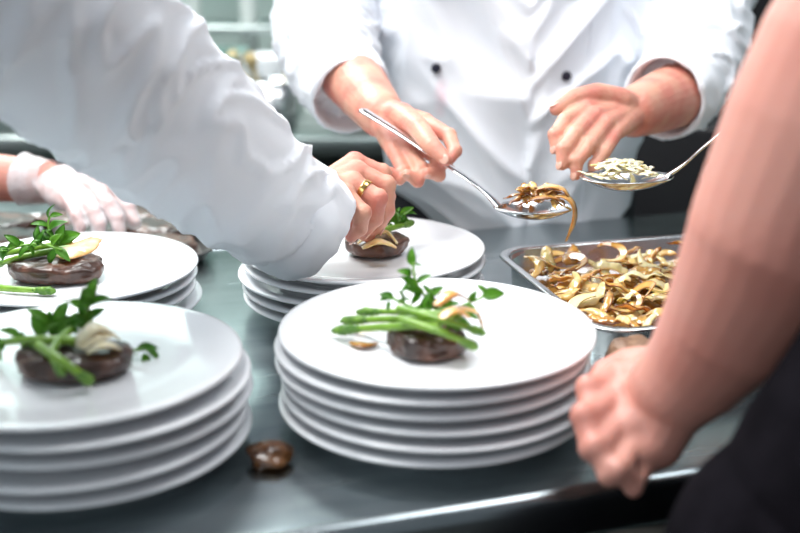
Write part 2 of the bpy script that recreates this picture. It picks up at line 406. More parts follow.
sprig([P(62, 250, dB-.01), P(40, 244, dB-.01), P(20, 246, dB-.01), P(8, 250, dB-.01)],
      [(10, 250, dB-.01, 190, .024), (20, 246, dB-.01, 140, .024), (30, 245, dB-.01, 230, .022), (42, 244, dB-.01, 110, .028), (55, 248, dB-.01, 320, .026)],
      'cress sprig trailing left over the back left steak', 'cress on the back left plate')
onion_bits([([PZ(62, 258, zt+.004), PZ(78, 249, zt+.006), PZ(96, 238, zt+.008)], .036, .005, 'wide flat yellow onion slice on the back left steak')], None, None, m=M_pale, up=UPV)
# back centre plate
p = PZ(377, 247, Z_BC+.008); steak(V((p.x, p.y, Z_BC)), .034, .030, .023, 'small steak under the bare pinching hand', 4)
zt = Z_BC+.023
asparagus([PZ(414, 222, zt+.006), PZ(392, 228, zt+.008), PZ(366, 232, zt+.008)], .0037, 'asparagus spear on the steak below the pinching fingers', None)
dC = PZ(385, 225, zt).y/.97-.02
sprig([P(376, 236, dC), P(388, 224, dC), P(398, 217, dC), P(406, 213, dC)],
      [(400, 215, dC, 30, .022), (392, 220, dC, 90, .020), (396, 218, dC, -20, .022), (384, 226, dC, 60, .024), (404, 214, dC, 5, .018), (394, 224, dC, 10, .022)],
      'small cress sprig beside the pinching fingertips', None)
onion_bits([([PZ(358, 243, zt-.002), PZ(370, 234, zt+.008), PZ(386, 232, zt+.008), PZ(397, 243, zt-.002)], .026, .005, 'curled onion slice furthest back on the hand-held steak'),
            ([PZ(362, 248, zt-.002), PZ(378, 241, zt+.005), PZ(396, 247, zt-.002)], .020, .005, 'curled onion slice nearest on the hand-held steak')], None, None, m=M_pale)
# scrap on the table
p = PZ(270, 455, .008)
bm = bmesh.new(); bmesh.ops.create_icosphere(bm, subdivisions=4, radius=1)
for v in bm.verts:
    q = v.co.copy(); w = 1+.3*noise.noise(q*1.6+V((3, 1, 0)))
    v.co = V((q.x*.019*w, q.y*.016*w, max(0, .008+q.z*.010*w)))
tag(mk('onion_scrap', bm, mat('scrap_brown', (.03, .009, .003), .25, col2=(.2, .08, .022), scale=50, coat=.4, bump=.6, bscale=120), loc=V((p.x, p.y, 0))),
    'browned onion scrap dropped on the bare steel between two plate stacks', 'onion')
steak(V((.206, .906, 0)), .027, .022, .066, 'tall brown meat chunk on the steel between front stack, pan and fist', 9, name='meat_chunk', cat='meat',
      m=mat('brown_meat', (.12, .06, .035), .5, col2=(.30, .17, .10), scale=60, detail=8, bump=.6, bscale=170))

# ---------------------------------------------------------------- onion pan
def pan(name, corner, ang, Lu, Ln, z0, hgt, label, cat, flange=.012, taper=.012, m=None):
    t = corner.copy(); t.z = z0
    def rr(x0, x1, y0, y1, rad, z, bm):
        vs = []
        for cx, cy, a0 in ((x1-rad, y1-rad, 0), (x0+rad, y1-rad, 90), (x0+rad, y0+rad, 180), (x1-rad, y0+rad, 270)):
            for k in range(9):
                a = R(a0+90*k/8); vs.append(bm.verts.new((cx+rad*math.cos(a), cy+rad*math.sin(a), z)))
        return vs
    bm = bmesh.new()
    def lv(i, z, rad): return rr(i, Lu-i, -Ln+i, -i, rad, z, bm)
    fl = flange
    rings = [lv(fl+taper+.006, 0, .03), lv(fl+taper, .003, .035), lv(fl+.002, hgt-.003, .035), lv(.002, hgt-.004, .04), lv(0, hgt-.002, .042), lv(.001, hgt, .042),
             lv(fl-.002, hgt+.0005, .036), lv(fl+.002, hgt-.002, .034), lv(fl+taper+.002, .006, .033), lv(fl+taper+.008, .003, .028)]
    for a, b in zip(rings, rings[1:]): bridge(bm, a, b)
    bm.faces.new(rings[0][::-1]); bm.faces.new(rings[-1])
    o = mk(name, bm, m or M_pan, loc=t); o.rotation_euler = (0, 0, ang)
    return tag(o, label, cat)
AP = R(15); PU = V((math.cos(AP), math.sin(AP), 0)); PN = V((-math.sin(AP), math.cos(AP), 0))
c0 = PZ(489, 248, .06); c0.z = 0
pan('steel_pan', c0, AP, .54, .29, 0, .06, 'shallow stainless steel pan filled with fried onions', 'pan', flange=.009, taper=.006)
bm = bmesh.new(); box(bm, .022, .518, -.268, -.022, .0065, .036, .004)
o = mk('onion_juice', bm, M_juice, loc=c0); o.rotation_euler = (0, 0, AP); tag(o, 'brown frying juice in the bottom of the onion pan', 'juice', kind='stuff')
def onion_mesh(i):
    """a soft thin piece of an onion layer: a tapered, gently curved flake (a few are whole rings); browner along its rim"""
    rnd = random.Random(600+i); ringy = i >= 12
    if ringy: rad, arc, w = rnd.uniform(.016, .025), R(rnd.uniform(200, 300)), rnd.uniform(.007, .010)
    else: rad, arc, w = rnd.uniform(.028, .046), R(rnd.uniform(55, 95)), rnd.uniform(.010, .018)
    bend = rnd.uniform(-.020, .020); tw = rnd.uniform(-.8, .8); nu, nv = 28, 9
    bm = bmesh.new(); ly = bm.verts.layers.float.new('edge'); g = []
    for a in range(nu):
        s = a/(nu-1); th = (s-.5)*arc; ww = w*(math.sin(math.pi*(s*.90+.05))**.6)*(1+.25*noise.noise(V((s*3, i*2.3, 1))))
        sl = tw*(s-.5); row = []
        for b in range(nv):
            e_ = b/(nv-1)-.5; t = e_*ww; cup = -1.0*t*t/w
            if ringy:
                rr_ = rad*(1+.15*noise.noise(V((s*2, i*3.3, 2))))+t
                v = bm.verts.new((rr_*math.cos(th), rr_*math.sin(th), .006*noise.noise(V((s*3, i*5.1, 7)))+.35*t))
            else:
                lx = rad*math.sin(th); lz = rad*(math.cos(th)-1)*.45
                v = bm.verts.new((lx, t*math.cos(sl)+bend*(4*(s-.5)**2)+.003*noise.noise(V((s*3, i*1.9, 4))),
                                  lz+t*math.sin(sl)+cup+.004*noise.noise(V((s*4, i*7.7, 3)))+.0016*noise.noise(V((s*9, t*180+i*7, 3)))))
            v[ly] = max((2*abs(e_))**3, (2*abs(s-.5))**6 if not ringy else 0)
            row.append(v)
        g.append(row)
    for a, b in zip(g, g[1:]):
        for j in range(nv-1): bm.faces.new((a[j], a[j+1], b[j+1], b[j]))
    bmesh.ops.recalc_face_normals(bm, faces=bm.faces[:])
    bmesh.ops.solidify(bm, geom=bm.faces[:], thickness=rnd.uniform(.0009, .0014))
    me = bpy.data.meshes.new('onion_slice'); bmesh.ops.recalc_face_normals(bm, faces=bm.faces[:]); bm.to_mesh(me); bm.free()
    me.polygons.foreach_set('use_smooth', [True]*len(me.polygons)); me.materials.append(M_onion if i % 3 else M_pale)
    return me
om = [onion_mesh(i) for i in range(16)]
rnd = random.Random(5)
def put_onion(loc, tilt=.6, label=None, group=None, mesh=None, sc=1):
    o = bpy.data.objects.new('onion_slice', mesh or rnd.choice(om)); C.objects.link(o)
    o.location = loc; o.rotation_euler = (rnd.uniform(-tilt, tilt), rnd.uniform(-tilt, tilt), rnd.uniform(0, 6.28))
    o.scale = (sc,)*3
    tag(o, label, 'onion', group); return o
for layer, nu_, nv_, zb in ((0, 12, 7, .041), (1, 14, 8, .047), (2, 13, 8, .053)):
    for iu in range(nu_):
        for iv in range(nv_):
            ins = (.006, -.006, -.012)[layer]
            u = .038+ins+(.464-2*ins)*(iu+rnd.uniform(.05, .95))/nu_; v = -.038-ins-(.214-2*ins)*(iv+rnd.uniform(.05, .95))/nv_
            put_onion(c0+PU*u+PN*v+V((0, 0, zb+rnd.uniform(-.002, .006))), .5 if layer else .25, 'fried onion slice in the heap filling the steel pan', 'fried onions in the steel pan', sc=rnd.uniform(.8, 1.1))

# left sheet pan with steaks
c1 = UN(-.66, .945)
pan('sheet_pan', c1, AT, .625, .28, .0, .018, 'shallow dark sheet pan under the gloved hand, behind the back left stack', 'pan', flange=.005, taper=.005, m=M_sheet)
k = 0
for v in (-.05, -.14, -.228):
    for i in range(6):
        qv = c1+TU*(.058+.1*i+(.01 if v == -.14 else 0))+TN*v
        steak(V((qv.x, qv.y, .0035)), .050, .045, .024, 'browned steak laid out in the sheet pan by the gloved hand', 20+k, 'steaks in the sheet pan'); k += 1

# ---------------------------------------------------------------- spoons
def spoon(bc, bdir, Lb, Wb, depth, hpath, label, hr=.007):
    root = empty('serving_spoon', bc, label, 'spoon')
    bdir = V((bdir.x, bdir.y, 0)).normalized(); s = V((-bdir.y, bdir.x, 0))
    bm = bmesh.new(); nu, nv = 13, 32
    def pt(r, a, off):
        ex = 1+.10*math.cos(a)
        x = math.cos(a)*r*Lb/2; y = math.sin(a)*r*Wb/2*ex
        z = -depth*(1-r**2.2)
        return bc+bdir*x+s*y+V((0, 0, z+off))
    def shell(off, rs):
        c = bm.verts.new(pt(0, 0, off)); rows = []
        for i in range(1, nu+1):
            rows.append([bm.verts.new(pt(i/nu*rs, 2*math.pi*k/nv, off)) for k in range(nv)])
        for k in range(nv): bm.faces.new((c, rows[0][k], rows[0][(k+1) % nv]))
        for a, b in zip(rows, rows[1:]): bridge(bm, a, b)
        return rows[-1]
    a = shell(0, 1); b = shell(-.0014, 1.015); bridge(bm, a, b)
    mk('bowl', bm, M_spoon, root, world=True)
    bm = bmesh.new(); n = len(hpath)
    sweep(bm, hpath, [hr*1.2, hr*.75]+[hr*(.7+.5*i/(n-3)) for i in range(n-2)], 50, 14, flat=.35, up=V((0, 0, 1)))
    mk('handle', bm, M_spoon, root, world=True)
    return root
b1 = P(534, 206, 1.20)
b1L = b1+V((-.043, -.002, .0))
spoon(b1, V((1, .05, 0)), .088, .060, .013, [b1L+V((.006, 0, -.001)), P(486, 193, 1.205), P(468, 179, 1.215), P(440, 160, 1.235), P(400, 133, 1.262), P(363, 110, 1.285)],
      'steel serving spoon held by the buttoned chef, brown onion strips hanging off it')
b2 = P(627, 176, 1.18)
b2R = b2+V((.050, .004, .0))
spoon(b2, V((-1, -.08, 0)), .100, .066, .014, [b2R+V((-.006, 0, -.001)), P(686, 163, 1.172), P(705, 146, 1.16), P(745, 115, 1.14), P(785, 88, 1.12)],
      'steel serving spoon heaped with pale onions, handle behind the blurred forearm')
g1 = 'onion strips on the left spoon'
def B1(x, y, z): return b1+V((x, y, z))
onion_bits([([B1(-.012, .004, .010), B1(.010, -.002, .022), B1(.030, -.006, .020), B1(.041, -.010, .002)], .020, .003, 'topmost shiny onion strip on the left spoon'),
            ([B1(.010, -.004, .010), B1(.028, -.010, .014), B1(.040, -.014, .006), B1(.041, -.018, -.012), B1(.033, -.020, -.034)], .019, .0035, 'browned onion strip hanging over the rim of the left spoon'),
            ([B1(-.018, -.010, .004), B1(-.002, -.016, .012), B1(.016, -.018, .014), B1(.030, -.016, .006)], .018, .0035, 'browned onion strip nearest along the left spoon')],
           None, g1)
brown = [i for i in range(12) if i % 3]
rnd = random.Random(21)
for i in range(26):
    a = rnd.uniform(0, 6.28); r = rnd.uniform(.0, .95)
    put_onion(B1(.002+math.cos(a)*r*.028, math.sin(a)*r*.015, .005+.016*(1-r*r)), .4, 'browned onion piece piled on the left spoon', 'browned onion pieces piled on the left spoon', mesh=om[rnd.choice(brown)], sc=.70)
g2 = 'pale onions on the right spoon'
rnd = random.Random(11)
pale = []
for j in (0, 3, 6, 9):
    m_ = om[j].copy(); m_.materials.clear(); m_.materials.append(M_cream_on); pale.append(m_)
for i in range(44):
    a = rnd.uniform(0, 6.28); r = rnd.uniform(0, .95)**.7
    put_onion(b2+V((math.cos(a)*r*.034-.005, math.sin(a)*r*.019, .002+.015*(1-r*r))), .16, 'pale soft onion slice heaped on the right spoon', g2, mesh=rnd.choice(pale), sc=.66)

# ---------------------------------------------------------------- people
def nail_bm(c, d, n, w=.0055, l=.0065):
    s = d.cross(n).normalized()
    M = Matrix(((s.x, d.x, n.x, c.x), (s.y, d.y, n.y, c.y), (s.z, d.z, n.z, c.z), (0, 0, 0, 1))) @ Matrix.Diagonal((w, l, .0014, 1))
    bm = bmesh.new(); bmesh.ops.create_uvsphere(bm, u_segments=14, v_segments=8, radius=1, matrix=M); return bm
FS = [1.0, 1.03, .97, .86]
def hand(bm, wrist, rw, fingers, thumb, k=1.0, grow=0.0, kn=.0014):
    nails = []
    mc = [f[0] for f in fingers]
    for i, m_ in enumerate(mc):
        mid = wrist.lerp(m_, .5)
        capsule(bm, wrist, rw*.72+grow, mid, .0155*k+grow); capsule(bm, mid, .0155*k+grow, m_, .0118*k*FS[i]+grow)
    for a, b in zip(mc, mc[1:]):
        capsule(bm, a.lerp(wrist, .12), .0108*k+grow, b.lerp(wrist, .12), .0105*k+grow)
        capsule(bm, wrist.lerp(a, .65), .0135*k+grow, wrist.lerp(b, .65), .013*k+grow)
    for i, f in enumerate(fingers):
        rr = [.0106, .0094, .0082, .0064]
        for j in range(3):
            capsule(bm, f[j], rr[j]*k*FS[i]+grow, f[j+1], rr[j+1]*k*FS[i]+grow)
        for j, rb in ((0, .0110), (1, .0097), (2, .0083)):
            prev = wrist if j == 0 else f[j-1]
            o = ((f[j]-prev).normalized()-(f[j+1]-f[j]).normalized())
            capsule(bm, f[j]+o*kn, rb*k*FS[i]+grow, f[j]+o*kn+V((0, 0, .0004)), rb*k*FS[i]+grow)
        d = (f[3]-f[2]).normalized(); b = (f[2]-f[1]).normalized()+(f[1]-f[0]).normalized()*.5
        n = b-d*b.dot(d)
        if n.length > .05:
            n.normalize(); nails.append((f[3]+n*(.0064*k*FS[i]*.80)+d*.001, d, n, .0046*k*FS[i], .0058*k))
    tr = [.0165, .0135, .0110, .0080]
    capsule(bm, wrist, rw*.7+grow, thumb[0], tr[0]*k+grow)
    for j in range(3): capsule(bm, thumb[j], tr[j]*k+grow, thumb[j+1], tr[j+1]*k+grow)
    capsule(bm, thumb[0].lerp(thumb[1], .4), .011*k+grow, mc[0].lerp(wrist, .3), .011*k+grow)
    d = (thumb[3]-thumb[2]).normalized(); b = (thumb[2]-thumb[1]).normalized(); n = b-d*b.dot(d)
    if n.length > .05:
        n.normalize(); nails.append((thumb[3]+n*(.0080*k*.80), d, n, .0058*k, .007*k))
    return nails
def limb(bm, pts):
    for (a, ra), (b, rb) in zip(pts, pts[1:]): capsule(bm, a, ra, b, rb, 24, 6)
def coarse_body(hip, chest, neck, shL, shR, elbows, face, feet):
    bm = bmesh.new()
    side = (shR-shL).normalized()
    capsule(bm, hip-side*.07, .105, hip+side*.07, .105); capsule(bm, hip, .11, chest, .115)
    capsule(bm, chest-side*.07, .095, chest+side*.07, .095); capsule(bm, shL, .055, shR, .055)
    capsule(bm, chest, .1, neck, .055); hd = neck+V((0, 0, .14))+face*.03
    capsule(bm, neck, .055, hd, .06)
    ellipsoid(bm, hd+V((0, 0, .03)), .077, .095, .115, Matrix.Rotation(math.atan2(face.y, face.x)-math.pi/2, 4, 'Z'))
    ellipsoid(bm, hd+face*.07+V((0, 0, -.055)), .035, .03, .03)
    capsule(bm, hd+face*.095+V((0, 0, .03)), .010, hd+face*.112+V((0, 0, -.005)), .014)
    for s in (-1, 1):
        ear = hd+side*(s*.078)+V((0, 0, .01)); ellipsoid(bm, ear, .012, .018, .032)
        ellipsoid(bm, hd+face*.085+side*(s*.032)+V((0, 0, .035)), .014, .014, .012)
    capsule(bm, hd+face*.098-side*.02+V((0, 0, -.035)), .006, hd+face*.098+side*.02+V((0, 0, -.035)), .006)
    for sh, el in zip((shL, shR), elbows): limb(bm, [(sh, .055), (sh.lerp(el, .5), .048), (el, .042)])
    for s, ft in zip((-1, 1), feet):
        hp = hip+side*(s*.09); kn = hp.lerp(ft, .5)+face*.02
        limb(bm, [(hp, .085), (kn, .058), (ft, .04)]); capsule(bm, ft+V((0, 0, -.02)), .035, ft+face*.16+V((0, 0, -.035)), .03)
    return remesh(bm, .012, 6), hd
def person(name_label, hip, chest, neck, shL, shR, elbows, face, arms, skin, vox=.0021, trousers=M_trouser):
    base = V((hip.x, hip.y, -.9))
    side = (shR-shL).normalized()
    feet = [V((hip.x, hip.y, -.835))+side*(s*.11) for s in (-1, 1)]
    root = empty('person', base, name_label, 'person', 'people working around the serving table')
    me, hd = coarse_body(hip, chest, neck, shL, shR, elbows, face, feet)
    parts = [me]; nails = []
    for a in arms:
        bm = bmesh.new(); limb(bm, a['fore'])
        for (ea, ra, eb, rb) in a.get('extra', []): capsule(bm, ea, ra, eb, rb)
        nails += hand(bm, a['wrist'], a['rw'], a['fingers'], a['thumb'], a.get('k', 1), kn=a.get('kn', .0014))
        parts.append(remesh(bm, vox, a.get('smooth', 4)))
    mk('body', joinmesh(parts), skin, root, world=True)
    for c, d, n, w, l in nails: mk('fingernail', nail_bm(c, d, n, w, l), M_nail, root, world=True)
    bm = bmesh.new(); ellipsoid(bm, hd+V((0, 0, .058))-face*.018, .084, .098, .095, Matrix.Rotation(math.atan2(face.y, face.x)-math.pi/2, 4, 'Z'))
    displace(bm, lambda c: .006*noise.noise(c*30)); mk('hair', bm, M_hair, root, world=True)
    bm = bmesh.new()
    for s, ft in zip((-1, 1), feet):
        hp = hip+side*(s*.09); limb(bm, [(hp, .105), (hp.lerp(ft, .5)+face*.02, .082), (ft+V((0, 0, .03)), .068)])
    capsule(bm, hip-side*.07, .115, hip+side*.07, .115)
    mk('trousers', remesh(bm, .012, 6), trousers, root, world=True)
    for s, ft in zip((-1, 1), feet):
        bm = bmesh.new(); capsule(bm, ft+V((0, 0, -.018)), .045, ft+face*.17+V((0, 0, -.027)), .038)
        mk('shoe', bm, M_black, root, world=True)
    return root
def ridge(q):
    return (1-min(1, abs(noise.noise(q))*2.2))**2
def sharp(q):
    return (1-min(1, abs(noise.noise(q))*3.4))**1.6
def sleeve_f(path, amp, off):
    def f(c):
        best = 1e9; s = 0; acc = 0
        for a, b in zip(path, path[1:]):
            ab = b-a; t = max(0, min(1, (c-a).dot(ab)/ab.length_squared)); dd = (c-(a+ab*t)).length
            if dd < best: best = dd; s = acc+ab.length*t; ax = ab.normalized(); rad = c-(a+ab*t)
            acc += ab.length
        x, y = frame(ax); th = math.atan2(rad.dot(y), rad.dot(x))
        sp = s+.045*math.sin(th+off)+.02*math.sin(2*th+off*2)
        q = V((sp*17+off, math.cos(th)*.75, math.sin(th)*.75))
        return amp*(ridge(q)*.6+sharp(q*1.5+V((4, 1, 2)))*.8+.5*noise.noise(V((c.x*9+off, c.y*9, c.z*9)))-.3), best
    return f
def loft(levels, nring, nseg, au, av, ex=2.3):
    bm = bmesh.new(); rings = []
    for i in range(nring):
        cx, cy, z, ru, rv = cat_interp(levels, i/(nring-1)); row = []
        for k in range(nseg):
            a = 2*math.pi*k/nseg; ca, sa = math.cos(a), math.sin(a)
            x = math.copysign(abs(ca)**(2/ex), ca)*ru; y = math.copysign(abs(sa)**(2/ex), sa)*rv
            row.append(bm.verts.new(V((cx, cy, z))+au*x+av*y))
        rings.append(row)
    for a, b in zip(rings, rings[1:]): bridge(bm, a, b)
    bm.faces.new(rings[0][::-1]); bm.faces.new(rings[-1])
    return bm
def jacket(levels, au, av, sleeves, m, root, name, voxel=.006, amp=.008, samp=.006, centre=None):
    bm = loft(levels, 60, 72, au, av)
    for path, radii in sleeves: sweep(bm, path, radii, 60, 32)
    me = remesh(bm, voxel, 8)
    bm = bmesh.new(); bm.from_mesh(me); bpy.data.meshes.remove(me)
    fs = [(sleeve_f(p, samp, 1+3*i), max(r)) for i, (p, r) in enumerate(sleeves)]
    def f(c):
        X = abs((c-centre).dot(au)); a_ = (X+c.z*1.2); p_ = (X*1.2-c.z)
        sgn = 5 if (c-centre).dot(au) > 0 else 0
        q1 = V((p_*5.5+sgn, a_*1.8, c.y*1.5))
        q3 = V((p_*10+sgn+3, a_*2.4, c.y*2))
        tors = amp*(1.1*ridge(q1)+.6*sharp(q3)+.6*ridge(V((c.x*7+2, c.y*3, c.z*2.2)))+.8*noise.noise(c*6)-.6)
        best = None
        for g_, mr in fs:
            v, dist = g_(c)
            if dist < mr*1.35:
                w = min(1, max(0, (mr*1.35-dist)/(mr*.25)))
                if best is None or w > best[1]: best = (v, w)
        if best: return tors*(1-best[1])+best[0]*best[1]
        return tors
    displace(bm, f)
    bm.normal_update(); bvh = BVHTree.FromBMesh(bm)
    mk(name, bm, m, root, world=True)
    return bvh
def cuff(root, path, radii, m, off=0, amp=.002):
    bm = bmesh.new(); sweep(bm, path, radii, 30, 56, inward=True, cap=False)
    displace(bm, lambda c: amp*(noise.noise(c*38+V((off, 0, 0)))+.7*ridge(c*22+V((off, 3, 0)))+.5*sharp(c*30+V((off, 7, 1)))))
    return mk('sleeve_cuff', bm, m, root, world=True)
def q(lst): return [P(*p) for p in lst]

# --- A: the buttoned chef in the middle (jacket cloth carries a faint pink stain on the chest)
M_stain = M_white.copy(); M_stain.name = 'white_cotton_with_stain'
nt = M_stain.node_tree; bs = nt.nodes['Principled BSDF']
tcn = nt.nodes.new('ShaderNodeTexCoord'); mpn = nt.nodes.new('ShaderNodeMapping')
sc_ = V((80, 0, 32)); st_ = P(441, 95, 1.565)
mpn.inputs['Scale'].default_value = sc_; mpn.inputs['Location'].default_value = (-st_.x*80, 0, -st_.z*32)
ln = nt.nodes.new('ShaderNodeVectorMath'); ln.operation = 'LENGTH'
nz = nt.nodes.new('ShaderNodeTexNoise'); nz.inputs['Scale'].default_value = 60
ad_ = nt.nodes.new('ShaderNodeMath'); ad_.operation = 'ADD'
mr_ = nt.nodes.new('ShaderNodeMapRange'); mr_.inputs[1].default_value = 1.5; mr_.inputs[2].default_value = .5; mr_.inputs[3].default_value = 0; mr_.inputs[4].default_value = .6
mx_ = nt.nodes.new('ShaderNodeMixRGB'); mx_.inputs[1].default_value = (.80, .83, .885, 1); mx_.inputs[2].default_value = (.80, .50, .57, 1)
nt.links.new(tcn.outputs['Object'], mpn.inputs['Vector']); nt.links.new(mpn.outputs['Vector'], ln.inputs[0]); nt.links.new(tcn.outputs['Object'], nz.inputs['Vector'])
nt.links.new(ln.outputs['Value'], ad_.inputs[0]); nt.links.new(nz.outputs['Fac'], ad_.inputs[1]); nt.links.new(ad_.outputs[0], mr_.inputs[0])
nt.links.new(mr_.outputs[0], mx_.inputs[0]); nt.links.new(mx_.outputs[0], bs.inputs['Base Color'])

wA1 = P(381, 114, 1.335); eA1 = P(322, 40, 1.55)
wA2 = P(634, 112, 1.345); eA2 = P(706, 84, 1.55)
uA1 = P(332, -60, 1.63); uA2 = P(702, -60, 1.64)
armA1 = dict(fore=[(uA1, .042), (eA1, .045), (eA1.lerp(wA1, .35), .044), (eA1.lerp(wA1, .75), .035), (wA1, .029)], wrist=wA1, rw=.029,
    fingers=[q([(425, 122, 1.305), (449, 136, 1.275), (455, 151, 1.255), (447, 163, 1.245)]),
             q([(417, 138, 1.288), (438, 159, 1.26), (438, 174, 1.247), (427, 173, 1.237)]),
             q([(406, 148, 1.28), (421, 169, 1.252), (417, 180, 1.238), (407, 174, 1.232)]),
             q([(395, 153, 1.277), (403, 171, 1.252), (399, 178, 1.24), (390, 171, 1.237)])],
    thumb=q([(402, 116, 1.30), (418, 128, 1.262), (432, 146, 1.230), (446, 160, 1.220)]), k=.97, smooth=2)
armA2 = dict(fore=[(uA2, .042), (eA2, .046), (eA2.lerp(wA2, .35), .045), (eA2.lerp(wA2, .75), .037), (wA2, .031)], wrist=wA2, rw=.031,
    fingers=[q([(585, 109, 1.285), (565, 121, 1.258), (555, 135, 1.247), (556, 149, 1.244)]),
             q([(594, 116, 1.274), (575, 134, 1.240), (563, 150, 1.228), (562, 165, 1.226)]),
             q([(605, 124, 1.270), (589, 145, 1.235), (577, 161, 1.226), (576, 175, 1.227)]),
             q([(616, 132, 1.274), (604, 152, 1.243), (594, 166, 1.236), (593, 177, 1.238)])],
    thumb=q([(620, 101, 1.315), (597, 94, 1.300), (574, 98, 1.285), (556, 109, 1.275)]), k=.99, smooth=2)
hipA = V((.175, 1.70, .02)); chA = V((.165, 1.69, .33)); nkA = V((.165, 1.68, .56))
shAL = V((-.005, 1.69, .46)); shAR = V((.335, 1.70, .46))
A = person('person in white double-breasted jacket with navy buttons, spooning onions', hipA, chA, nkA, shAL, shAR, (uA1, uA2), V((-.15, -.98, 0)).normalized(), [armA1, armA2], M_skin)
lv = [(.185, 1.69, -.14, .13, .105), (.182, 1.685, -.08, .14, .118), (.178, 1.68, 0, .158, .130), (.172, 1.675, .08, .180, .140), (.168, 1.675, .16, .200, .138), (.166, 1.675, .24, .212, .13),
      (.165, 1.675, .33, .218, .12), (.165, 1.68, .42, .205, .11), (.165, 1.685, .49, .165, .09), (.165, 1.685, .54, .10, .07), (.165, 1.685, .57, .075, .065)]
slA1 = ([shAL, P(335, -60, 1.63), P(326, 0, 1.595), P(327, 40, 1.53), P(339, 74, 1.465), P(344, 84, 1.445)], [.085, .083, .076, .068, .056, .050])
slA2 = ([shAR, P(700, -60, 1.64), P(700, 5, 1.61), P(695, 62, 1.545), P(682, 86, 1.485), P(674, 92, 1.46)], [.088, .084, .077, .068, .057, .051])
bvh = jacket(lv, V((1, .06, 0)).normalized(), V((-.06, 1, 0)).normalized(), [slA1, slA2], M_stain, A, 'chef_jacket', .005, .016, .010, V((.17, 1.68, .2)))
cuff(A, [P(336, 66, 1.478), P(340, 75, 1.462), P(346, 86, 1.442), P(352, 96, 1.422)], [.052, .0555, .0565, .054], M_white, 1, .003)
cuff(A, [P(688, 80, 1.50), P(683, 86, 1.486), P(674, 92, 1.46), P(664, 98, 1.435)], [.052, .0565, .0575, .055], M_white, 5, .003)
sm = []
for i in range(26):
    h = bvh.ray_cast(CAM, (P(592-.55*i+2*math.sin(i*.4), -20+10.5*i, 1)-CAM).normalized())
    if h[0]: sm.append(h[0]+V((0, -.0004, 0)))
if len(sm) > 4:
    bm = bmesh.new(); sweep(bm, sm, [.0014]*len(sm), 120, 8); mk('front_seam', bm, M_white, A, world=True)
for px, py in ((436, 68), (566, 76), (440, 150), (562, 158), (436, -12), (570, -8)):
    h = bvh.ray_cast(CAM, (P(px, py, 1)-CAM).normalized())
    if h[0]:
        n = h[1] if h[1].y < 0 else -h[1]
        n = (n+V((0, -1, .1))).normalized()
        rot = n.to_track_quat('Z', 'Y').to_matrix().to_4x4()
        bm = bmesh.new(); lathe(bm, [(0, -.004), (.0066, -.004), (.0070, .001), (.0066, .003), (.004, .0040), (0, .0036)], 20, Matrix.Translation(h[0]+n*.001) @ rot)
        mk('button', bm, M_button, A, world=True)

# --- B: the left chef, sleeve across the picture
wB = P(316, 200, 1.145); eB = P(45, 22, .88)
def sh(l, dx=-9, dy=-2): return q([(a+dx, b+dy, c) for a, b, c in l])
fB3 = sh([(362, 186, 1.157), (386, 201, 1.152), (384, 220, 1.160), (374, 233, 1.170)])
armB = dict(fore=[(eB, .045), (eB.lerp(wB, .4), .044), (eB.lerp(wB, .8), .036), (wB, .034)], wrist=wB, rw=.034,
    fingers=[sh([(364, 166, 1.205), (390, 176, 1.21), (396, 199, 1.205), (390, 222, 1.20)]),
             sh([(366, 175, 1.182), (394, 188, 1.182), (395, 212, 1.185), (387, 229, 1.187)]),
             fB3,
             sh([(354, 197, 1.138), (371, 215, 1.132), (369, 230, 1.140), (360, 239, 1.152)])],
    thumb=sh([(344, 204, 1.175), (354, 218, 1.18), (366, 228, 1.185), (376, 236, 1.188)]), k=1.15, smooth=3)
faceB = V((.35, .93, 0)).normalized()
shB = V((-.42, .64, .49)); shB2 = V((-.80, .74, .46))
hipB = V((-.60, .33, .02)); chB = V((-.60, .54, .34)); nkB = V((-.61, .66, .56))
eB2 = V((-.95, .85, .2))
Bp = person('person at left in white chef jacket, long sleeve reaching over the plates', hipB, chB, nkB, shB2, shB, (eB2, eB), faceB, [armB], M_skin)
bm = bmesh.new()
a_ = fB3[0].lerp(fB3[1], .45); ax = (fB3[1]-fB3[0]).normalized()
sweep(bm, [a_-ax*.003, a_-ax*.0025, a_+ax*.0025, a_+ax*.003], [.0117, .0125, .0125, .0117], 12, 28)
mk('finger_ring', bm, M_gold, Bp, world=True)
lv = [(-.60, .36, -.16, .17, .125), (-.60, .37, 0, .175, .13), (-.595, .42, .12, .19, .135), (-.595, .49, .25, .2, .135), (-.60, .56, .36, .195, .12), (-.61, .62, .45, .17, .10), (-.61, .65, .52, .10, .08), (-.61, .67, .57, .075, .07)]
slB = ([shB, P(-110, -110, .76), P(40, 8, .87), P(120, 80, .95), P(205, 150, 1.03), P(262, 196, 1.09), P(288, 214, 1.118)], [.09, .094, .09, .083, .073, .064, .060])
slB2 = ([shB2, V((-.9, .78, .33)), V((-.95, .86, .2)), V((-.9, 1.0, .18))], [.085, .08, .07, .05])
jacket(lv, V((.93, -.35, 0)), V((.35, .93, 0)), [slB, slB2], M_white, Bp, 'chef_jacket', .0055, .008, .0075, V((-.6, .5, .2)))
cuff(Bp, [P(268, 200, 1.095), P(280, 208, 1.11), P(292, 217, 1.12), P(308, 228, 1.138)], [.050, .058, .060, .0575], M_white, 9, .004)

